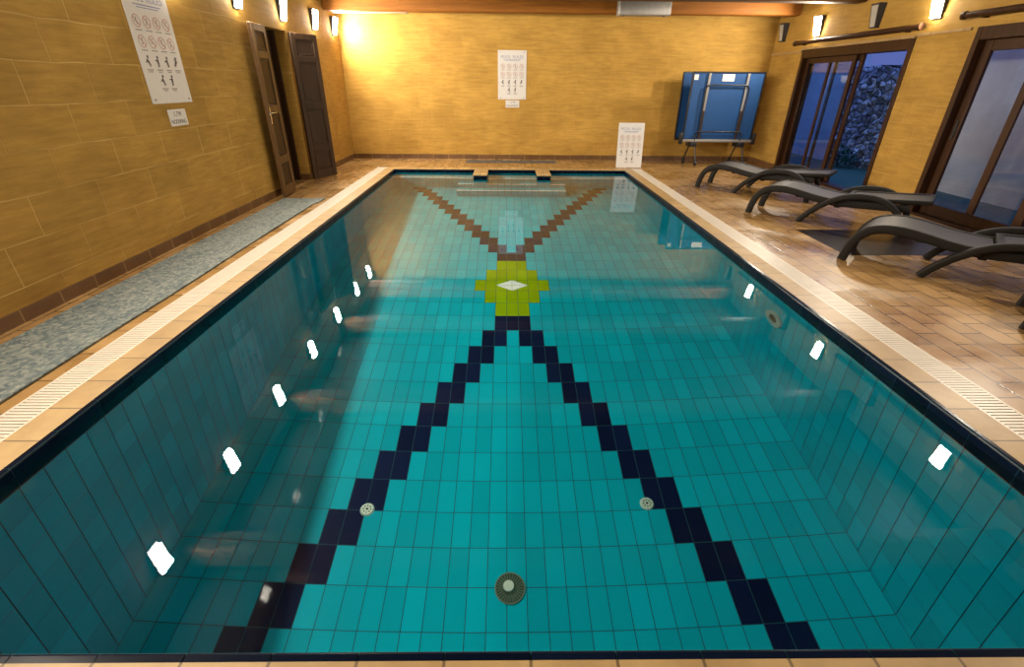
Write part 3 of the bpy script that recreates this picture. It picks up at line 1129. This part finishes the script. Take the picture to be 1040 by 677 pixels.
# ================================================================== SIGNS
def rules_sign(name, w, h, T, label, strut=False):
    """T maps (x right, y up, z out) with the origin at the middle of the sign's foot"""
    root = empty(name)
    root.matrix_world = T
    b = MB()
    b.rbox(-w / 2, w / 2, 0, h, 0, 0.008, 'white', 0.003, 1)
    b.build('panel', root)
    z = 0.0085
    for word, fx in (('POOL', -0.225), ('RULES', 0.195)):
        b = MB()
        text_mesh(b, word, w * 0.135, 'blueink', Matrix.Translation((fx * w, h * 0.865, z)))
        b.build('heading_word', root)
    for fx, f0, f1 in ((0.30, 0.808, 0.818), (0.24, 0.788, 0.796)):
        b = MB()
        b.box(-w * fx, w * fx, h * f0, h * f1, z - 0.0005, z + 0.0006, 'blueink')
        b.build('caption_line', root)
    xs4 = [-0.33, -0.11, 0.11, 0.33]
    rows = [(0.68, xs4, 'red'), (0.52, xs4, 'red'), (0.36, xs4, 'ink'), (0.20, [-0.11, 0.11], 'ink')]
    k = 0
    for fy, xs, c in rows:
        for fx in xs:
            cx_, cy_ = fx * w, fy * h
            r = w * 0.082
            b = MB()
            if c == 'red':
                b.ring((cx_, cy_, z), (0, 0, 1), r * 0.85, r, 0.0008, 'red', 20)
                R = Matrix.Translation((cx_, cy_, 0)) @ Matrix.Rotation(-PI / 4, 4, 'Z')
                b.box(-r * 0.85, r * 0.85, -r * 0.09, r * 0.09, z + 0.0003, z + 0.0010, 'red', R)
            # a small figure: head, slanted trunk and limbs
            q = 'ink' if c == 'ink' else 'greyink'
            sc = r * (0.95 if c == 'ink' else 0.62)
            b.cyl((cx_ + sc * 0.15, cy_ + sc * 0.72, z), (0, 0, 1), sc * 0.26, 0.0007, q, 12)
            tilt = [0.25, -0.5, 0.1, 0.6, -0.2, 0.9, 0.35, -0.35, 0.5, 0.0, 0.15, -0.7, 0.4, -0.1][k]
            R = Matrix.Translation((cx_, cy_, 0)) @ Matrix.Rotation(tilt, 4, 'Z')
            b.box(-sc * 0.24, sc * 0.24, -sc * 0.30, sc * 0.42, z, z + 0.0007, q, R)
            b.box(-sc * 0.24, -sc * 0.05, -sc * 0.95, -sc * 0.25, z, z + 0.0007, q, R)
            b.box(sc * 0.06, sc * 0.25, -sc * 0.85, -sc * 0.25, z, z + 0.0007, q, R)
            b.box(-sc * 0.75, -sc * 0.2, sc * 0.05, sc * 0.25, z, z + 0.0007, q, R)
            # caption under it
            b.box(cx_ - r * 0.85, cx_ + r * 0.85, cy_ - r * 1.45, cy_ - r * 1.25, z, z + 0.0006, 'greyink')
            if c == 'ink':
                b.box(cx_ - r * 0.6, cx_ + r * 0.6, cy_ - r * 1.75, cy_ - r * 1.58, z, z + 0.0006, 'greyink')
            b.build('pictogram', root)
            k += 1
    if not strut:
        for sx in (-1, 1):
            for fy in (0.035, 0.965):
                b = MB()
                b.cyl((sx * w * 0.42, fy * h, 0.008), (0, 0, 1), 0.010, 0.004, 'steel', 14)
                b.build('screw', root)
    else:
        b = MB()
        b.rbox(-0.02, 0.02, 0.0, h * 0.72, -0.012, -0.001, 'steel', 0.003, 1, Matrix.Translation((0, h * 0.02, 0)))
        b.tube([(-0.01, h * 0.70, -0.012), (-0.01, 0.085, -0.30)], 0.010, 'steel')
        b.build('rear_strut', root)
    tag(root, label, 'sign', 'pool rules signs')
    return root


def depth_sign(w, h, T, label):
    root = empty('depth_sign')
    root.matrix_world = T
    b = MB()
    b.rbox(-w / 2, w / 2, 0, h, 0, 0.006, 'white', 0.002, 1)
    b.build('panel', root)
    for word, fx, fy, fs_, nm in (('1.7', -0.10, 0.70, 0.42, 'depth_figure'), ('M', 0.13, 0.70, 0.42, 'depth_unit'), ('NO', -0.31, 0.25, 0.36, 'warning_word'), ('DIVING', 0.11, 0.25, 0.36, 'warning_word')):
        b = MB()
        text_mesh(b, word, h * fs_, 'ink', Matrix.Translation((fx * w, h * fy, 0.0065)) @ Matrix.Diagonal((0.92, 1, 1, 1)))
        b.build(nm, root)
    tag(root, label, 'sign', 'depth signs')


# left wall: x right = +Y, out = +X
TLW = Matrix(((0, 0, 1, XL), (1, 0, 0, 0), (0, 1, 0, 0), (0, 0, 0, 1)))
rules_sign('pool_rules_sign', 0.63, 0.98, Matrix.Translation((0, 5.29, 1.27)) @ TLW, 'white rules sign with rows of pictograms, mounted on the left wall')
depth_sign(0.285, 0.15, Matrix.Translation((0, 5.295, 1.065)) @ TLW, 'small white depth sign under the rules sign on the left wall')
# back wall: x right = +X, out = -Y
TBW = Matrix(((1, 0, 0, 0), (0, 0, -1, YB), (0, 1, 0, 0), (0, 0, 0, 1)))
rules_sign('pool_rules_sign', 0.575, 0.88, Matrix.Translation((0.045, 0, 1.17)) @ TBW, 'white rules sign with rows of pictograms, mounted on the far wall')
depth_sign(0.285, 0.135, Matrix.Translation((0.055, 0, 1.02)) @ TBW, 'small white depth sign under the rules sign on the far wall')
TST = Matrix.Translation((2.36, 9.98, 0.0)) @ Matrix.Rotation(math.radians(-2), 4, 'Z') @ Matrix(((1, 0, 0, 0), (0, 0, -1, 0), (0, 1, 0, 0), (0, 0, 0, 1))) @ Matrix.Rotation(math.radians(-9), 4, 'X')
rules_sign('pool_rules_sign', 0.50, 0.82, TST, 'white rules sign standing on the deck at the far right corner of the pool', True)

# ================================================================== TABLE TENNIS TABLE, folded
root = empty('table_tennis_table', (4.20, 10.45, 0))
HW, Z0, Z1 = 0.70, 0.50, 1.70


def half(name, yo, xo, lean):
    T = Matrix.Translation((xo, yo, Z0)) @ Matrix.Rotation(lean, 4, 'X')
    b = MB()
    b.rbox(-HW, HW, -0.012, 0.012, 0.0, Z1 - Z0, 'blue', 0.003, 1, T)
    o_ = b.build(name, root)
    b = MB()
    e = 0.022
    for x0, x1, za, zb2 in ((-HW - 0.004, -HW + e, 0, Z1 - Z0), (HW - e, HW + 0.004, 0, Z1 - Z0), (-HW, HW, Z1 - Z0 - e, Z1 - Z0 + 0.004), (-HW, HW, -0.045, 0.0)):
        b.rbox(x0, x1, -0.026, 0.010, za, zb2, 'blackmetal', 0.003, 1, T)
    b.build('rim', o_)
    return o_, T


front, TF = half('table_half', 0.0, 0.0, math.radians(2.0))
back, TB_ = half('table_half', 0.26, -0.075, math.radians(-2.0))


def tf(pts):
    return [TF @ Vector(p) for p in pts]


# folded legs: rounded U frame lying on the front half
b = MB()
y = -0.055
u_path = [(-0.40, y, 0.10)] + smooth_path([(-0.42, y, 0.85), (-0.41, y, 0.93), (-0.34, y, 0.97), (0.0, y, 0.972), (0.34, y, 0.97), (0.41, y, 0.93), (0.42, y, 0.85)], 5) + [(0.40, y, 0.10)]
b.tube(tf(u_path), 0.013, 'blackmetal', 10)
b.build('leg_frame', root)
b = MB()
u2 = [(-0.46, y + 0.01, -0.10)] + smooth_path([(-0.46, y, 0.04), (-0.44, y, 0.11), (-0.37, y, 0.14), (0.37, y, 0.14), (0.44, y, 0.11), (0.46, y, 0.04)], 5) + [(0.46, y + 0.01, -0.10)]
b.tube(tf(u2), 0.013, 'blackmetal', 10)
b.build('cross_frame', root)
for sx in (-1, 1):
    b = MB()
    pr_ = rrect(0.045, 0.022, 0.004, 2)
    b.sweep(tf([(sx * 0.375, -0.032, 1.175), (sx * 0.375, -0.032, 0.52)]), pr_, 'steel', side=(1, 0, 0))
    tag(b.build('slide_rail', root), 'bare metal slide rail')
    b = MB()
    b.sweep(tf([(sx * 0.375, -0.032, 0.52), (sx * 0.375, -0.032, 0.0)]), pr_, 'rail_brown', side=(1, 0, 0))
    b.build('slide_rail', root)
b = MB()
b.rbox(-0.12, 0.11, -0.0165, -0.0125, 1.04, 1.16, 'paper', 0.001, 1, TF)
b.build('sticker', front)
b = MB()
b.rbox(-0.665, -0.585, -0.0165, -0.0125, 1.06, 1.15, 'paper', 0.001, 1, TF)
b.build('label_tag', front)
# lower chassis
b = MB()
b.rbox(-HW, HW, -0.06, -0.02, Z0 - 0.055, Z0 - 0.005, 'steel', 0.006, 2)
b.build('chassis_bar', root)
for sx in (-0.47, 0.50):
    b = MB()
    b.rbox(sx - 0.07, sx + 0.07, -0.07, 0.20, Z0 - 0.15, Z0 - 0.055, 'blackmetal', 0.01, 2)
    b.build('leg_bracket', root)
    for dx, yy in ((-0.065, 0.20), (0.065, -0.16)):
        b = MB()
        b.tube([(sx + dx * 0.6, yy * 0.3, Z0 - 0.13), (sx + dx, yy, 0.09)], 0.014, 'blackmetal', 10)
        lg = b.build('leg', root)
        b = MB()
        b.cyl((sx + dx - 0.018, yy, 0.05), (1, 0, 0), 0.049, 0.036, 'black', 20)
        b.rbox(sx + dx - 0.026, sx + dx + 0.026, yy - 0.02, yy + 0.02, 0.05, 0.115, 'blackmetal', 0.005, 1)
        b.build('caster', lg)
for sx in (-1, 1):
    b = MB()
    b.rbox(*sorted((sx * (HW + 0.004), sx * (HW + 0.075))), -0.08, 0.0, Z0 - 0.10, Z0 + 0.12, 'black', 0.02, 2)
    b.build('hinge_lock', root)
tag(root, 'blue table tennis table folded upright on black legs by the far wall', 'table tennis table')

# ================================================================== SUN LOUNGERS
LA = math.radians(-42.0)


def make_lounger():
    root = empty('sun_lounger')
    HWD = 0.265
    side = (0, 1, 0)
    rail = smooth_path([(0.0, 0, 0.0), (0.018, 0, 0.10), (0.06, 0, 0.215), (0.15, 0, 0.305), (0.30, 0, 0.338), (0.48, 0, 0.325), (0.70, 0, 0.285), (0.92, 0, 0.262), (1.15, 0, 0.27), (1.45, 0, 0.285), (1.62, 0, 0.29)], 6)
    for s in (-1, 1):
        b = MB()
        b.sweep([p + Vector((0, s * HWD, 0)) for p in rail], rrect(0.048, 0.078, 0.014), 'resin', side=side)
        b.build('side_rail', root)
    # woven bed between the rails, follows their curve
    b = MB()
    bed = [p + Vector((0, 0, 0.024)) for p in rail if 0.05 < p.x < 1.02]
    b.sweep(bed, [(HWD - 0.012, 0.009), (HWD * 0.5, 0.004), (0, 0.0), (-HWD * 0.5, 0.004), (-HWD + 0.012, 0.009), (-HWD + 0.012, -0.006), (0, -0.012), (HWD - 0.012, -0.006)], 'sling', side=side)
    b.build('seat', root)
    b = MB()
    for xx, zz in ((0.12, 0.262), (0.52, 0.285), (0.95, 0.225)):
        b.rbox(xx - 0.03, xx + 0.03, -HWD, HWD, zz - 0.02, zz + 0.018, 'resin', 0.008, 2)
    b.build('cross_bar', root)
    # flat backrest
    b = MB()
    T = Matrix.Translation((1.00, 0, 0.305)) @ Matrix.Rotation(math.radians(-4.5), 4, 'Y')
    for s in (-1, 1):
        b.rbox(0, 0.80, *sorted((s * (HWD - 0.045), s * HWD)), -0.012, 0.034, 'resin', 0.010, 2, T)
    b.rbox(0.745, 0.80, -HWD + 0.045, HWD - 0.045, -0.012, 0.034, 'resin', 0.010, 2, T)
    b.rbox(0.0, 0.05, -HWD + 0.045, HWD - 0.045, -0.012, 0.034, 'resin', 0.010, 2, T)
    br = b.build('backrest', root)
    b = MB()
    b.rbox(0.045, 0.75, -HWD + 0.042, HWD - 0.042, 0.010, 0.022, 'sling', 0.004, 1, T)
    b.build('back_sling', br)
    # arched arm rests, which are also the rear legs
    arch = smooth_path([(0.60, 0, 0.0), (0.69, 0, 0.115), (0.82, 0, 0.235), (0.98, 0, 0.33), (1.16, 0, 0.372), (1.33, 0, 0.362), (1.47, 0, 0.30), (1.57, 0, 0.185), (1.62, 0, 0.0)], 6)
    for s in (-1, 1):
        b = MB()
        b.sweep([p + Vector((0, s * (HWD + 0.062), 0)) for p in arch], rrect(0.066, 0.064, 0.016), 'resin', side=side)
        a = b.build('arm_rest', root)
        b = MB()
        b.rbox(0.86, 0.93, *sorted((s * (HWD + 0.015), s * (HWD + 0.035))), 0.235, 0.285, 'black', 0.006, 1)
        b.build('bolt', a)
        b = MB()
        b.rbox(1.42, 1.49, *sorted((s * (HWD + 0.015), s * (HWD + 0.035))), 0.255, 0.31, 'black', 0.006, 1)
        b.build('bolt', a)
    return root


lou = make_lounger()
spots = [(3.04 + 0.177, 8.01 + 0.197, 'grey-brown resin sun lounger farthest from the camera, in front of the open door'),
         (3.10 + 0.177, 6.28 + 0.197, 'grey-brown resin sun lounger in the middle of the row, behind the dark mat'),
         (3.155 + 0.177, 4.393 + 0.197, 'large nearest full grey-brown sun lounger, standing over the edge of the dark mat'),
         (3.50 + 0.177, 2.90 + 0.197, 'grey-brown sun lounger mostly cut off by the right edge, nearest the camera')]
for i, (x, y, l) in enumerate(spots):
    o = lou if i == 0 else copy_tree(lou)
    o.location = (x, y, 0.004)
    o.rotation_euler = (0, 0, LA)
    tag(o, l, 'sun lounger', 'sun loungers along the right wall')

# ================================================================== DECK THINGS
# long flecked mat by the left wall, pool-side edge slightly wavy and lifted
b = MB()
n = 80
top, bot = [], []
ya, yb = -0.6, 6.93
rows = []
for i in range(n + 1):
    y = ya + (yb - ya) * i / n
    w0 = -3.215 + 0.012 * noise.noise((y * 0.9, 0.4, 0))
    w1 = -2.655 + 0.020 * noise.noise((y * 0.7, 9.1, 0)) + (0.03 if y > 6.6 else 0)
    lift = 0.006 + 0.010 * max(0, noise.noise((y * 0.8, 4.4, 2)))
    rows.append([(w0, y, 0.008), (w0 + 0.2, y, 0.008), (w1 - 0.2, y, 0.008), (w1 - 0.05, y, 0.009 + lift * 0.4), (w1, y, 0.008 + lift),
                 (w1, y, 0.001 + lift * 0.6), (w1 - 0.05, y, 0.001), (w0, y, 0.001)])
k = len(rows[0])
vs = [p for r in rows for p in r]
fs = [(i * k + q, i * k + (q + 1) % k, (i + 1) * k + (q + 1) % k, (i + 1) * k + q) for i in range(n) for q in range(k)]
fs += [tuple(range(k)), tuple(reversed(range(n * k, n * k + k)))]
b.raw(vs, fs, 'mat', False)
tag(b.build('floor_mat'), 'long blue-grey flecked mat along the foot of the left wall', 'mat')

b = MB()
b.rbox(3.28, 4.55, 4.52, 5.44, -0.001, 0.003, 'rubber', 0.001, 1)
tag(b.build('door_mat'), 'dark rubber mat on the deck between the middle and near loungers', 'mat')

b = MB()
b.rbox(-0.90, 0.98, 10.50, 10.78, 0.0, 0.012, 'farmat', 0.004, 1)
tag(b.build('floor_mat'), 'narrow dark grey mat on the deck at the foot of the far wall', 'mat')

# overflow grates
for sx, lab in ((-1, 'long white slatted overflow grate on the left side of the pool'), (1, 'long white slatted overflow grate on the right side of the pool')):
    root = empty('overflow_grate', (sx * (GX0 + GX1) / 2, (PY0 + PY1) / 2, 0))
    hw, y0, y1 = (GX1 - GX0) / 2, PY0 - NOSE - 0.25 - (PY0 + PY1) / 2, PY1 + NOSE + 0.25 - (PY0 + PY1) / 2
    b = MB()
    yy = y0 + 0.01
    while yy < y1 - 0.02:
        b.box(-hw + 0.008, hw - 0.008, yy, yy + 0.0185, -0.02, -0.001, 'grate')
        yy += 0.025
    tag(b.build('slats', root), kind='stuff')
    b = MB()
    b.box(-hw, -hw + 0.012, y0, y1, -0.03, 0.0, 'grate')
    b.box(hw - 0.012, hw, y0, y1, -0.03, 0.0, 'grate')
    b.build('edge_strip', root)
    b = MB()
    b.box(-hw, hw, y0, y1, -0.11, -0.06, 'channel')
    b.build('channel', root)
    tag(root, lab, 'grate')

# two tiled blocks flanking the steps
for x, lab in ((-0.535, 'navy tiled block with beige top at the far pool edge, left of the steps'), (0.605, 'navy tiled block with beige top at the far pool edge, right of the steps')):
    root = empty('step_block', (x, 9.10, 0))
    b = MB()
    y0, y1 = -0.20, PY1 - 9.10 - 0.004
    zf = floor_z(9.2)
    b.box(-0.12, 0.12, y0, y1, WATER - 0.55, 0.0, 'grout')
    for i in range(2):
        xa, xb = -0.12 + 0.12 * i + 0.002, -0.12 + 0.12 * (i + 1) - 0.002
        b.face([(xa, y0 - 0.002, -0.16), (xb, y0 - 0.002, -0.16), (xb, y0 - 0.002, 0.0), (xa, y0 - 0.002, 0.0)], 'lip')
        for k2 in range(2):
            b.face([(xa, y0 - 0.002, -0.164 - 0.22 * (k2 + 1)), (xb, y0 - 0.002, -0.164 - 0.22 * (k2 + 1)), (xb, y0 - 0.002, -0.164 - 0.22 * k2), (xa, y0 - 0.002, -0.164 - 0.22 * k2)], 'teal')
    nside = 4
    for sx in (-1, 1):
        for i in range(nside):
            p, q = y0 + (y1 - y0) * i / nside + 0.002, y0 + (y1 - y0) * (i + 1) / nside - 0.002
            b.face([(sx * 0.122, p, -0.16), (sx * 0.122, q, -0.16), (sx * 0.122, q, 0.0), (sx * 0.122, p, 0.0)], 'lip')
    b.build('block_body', root, fix=False)
    b = MB()
    b.rbox(-0.128, 0.128, y0 - 0.008, y1, 0.0, 0.026, M['coping'], 0.006, 2)
    b.build('cap_tile', root)
    tag(root, lab, 'pool step block', 'blocks beside the steps')

# ================================================================== POOL FITTINGS
x, y = -0.043, 1.933
root = empty('floor_drain', (x, y, floor_z(y)))
sl = 0.1
R = Matrix.Rotation(math.atan(0.025 / 0.25), 4, 'X')
root.rotation_euler = (math.atan(0.025 / 0.25), 0, 0)
b = MB()
b.ring((0, 0, 0.0), (0, 0, 1), 0.088, 0.096, 0.010, 'drainrim', 36)
b.build('rim', root)
b = MB()
b.cyl((0, 0, 0.001), (0, 0, 1), 0.088, 0.006, 'drain', 36)
for i in range(28):
    a = 2 * PI * i / 28
    T = Matrix.Rotation(a, 4, 'Z')
    b.box(0.045, 0.084, -0.0022, 0.0022, 0.007, 0.010, 'drainrim', T)
b.build('grille', root)
b = MB()
b.cyl((-0.008, 0.012, 0.007), (0, 0, 1), 0.036, 0.010, 'fitting', 28, 0.033)
tag(b.build('cap', root), 'pale round cap')
tag(root, 'round dark floor drain with a pale cap on the pool floor', 'drain')
for x, y, lab in ((-1.049, 2.443, 'small pale round inlet on the pool floor, on the left navy diagonal'), (0.943, 2.481, 'small pale round inlet on the pool floor, on the right navy diagonal')):
    root = empty('floor_inlet', (x, y, floor_z(y)))
    root.rotation_euler = (math.atan(0.1), 0, 0)
    b = MB()
    b.cyl((0, 0, 0.0005), (0, 0, 1), 0.050, 0.012, 'fitting', 30, 0.042)
    b.build('body', root)
    b = MB()
    for i in range(8):
        a = 2 * PI * i / 8
        b.cyl((0.026 * math.cos(a), 0.026 * math.sin(a), 0.0125), (0, 0, 1), 0.006, 0.001, 'drain', 10)
    b.cyl((0, 0, 0.0125), (0, 0, 1), 0.009, 0.002, 'black', 14)
    b.build('holes', root)
    tag(root, lab, 'pool inlet', 'pool floor inlets')
root = empty('pool_light', (PX, 3.62, WATER - 0.54))
b = MB()
b.ring((0, 0, 0), (-1, 0, 0), 0.064, 0.125, 0.015, 'ringdim', 36)
b.build('rim', root)
b = MB()
b.cyl((0, 0, 0), (-1, 0, 0), 0.062, 0.006, 'black', 30)
b.build('lens', root)
tag(root, 'round underwater fitting with a pale ring on the right pool wall', 'pool fitting')
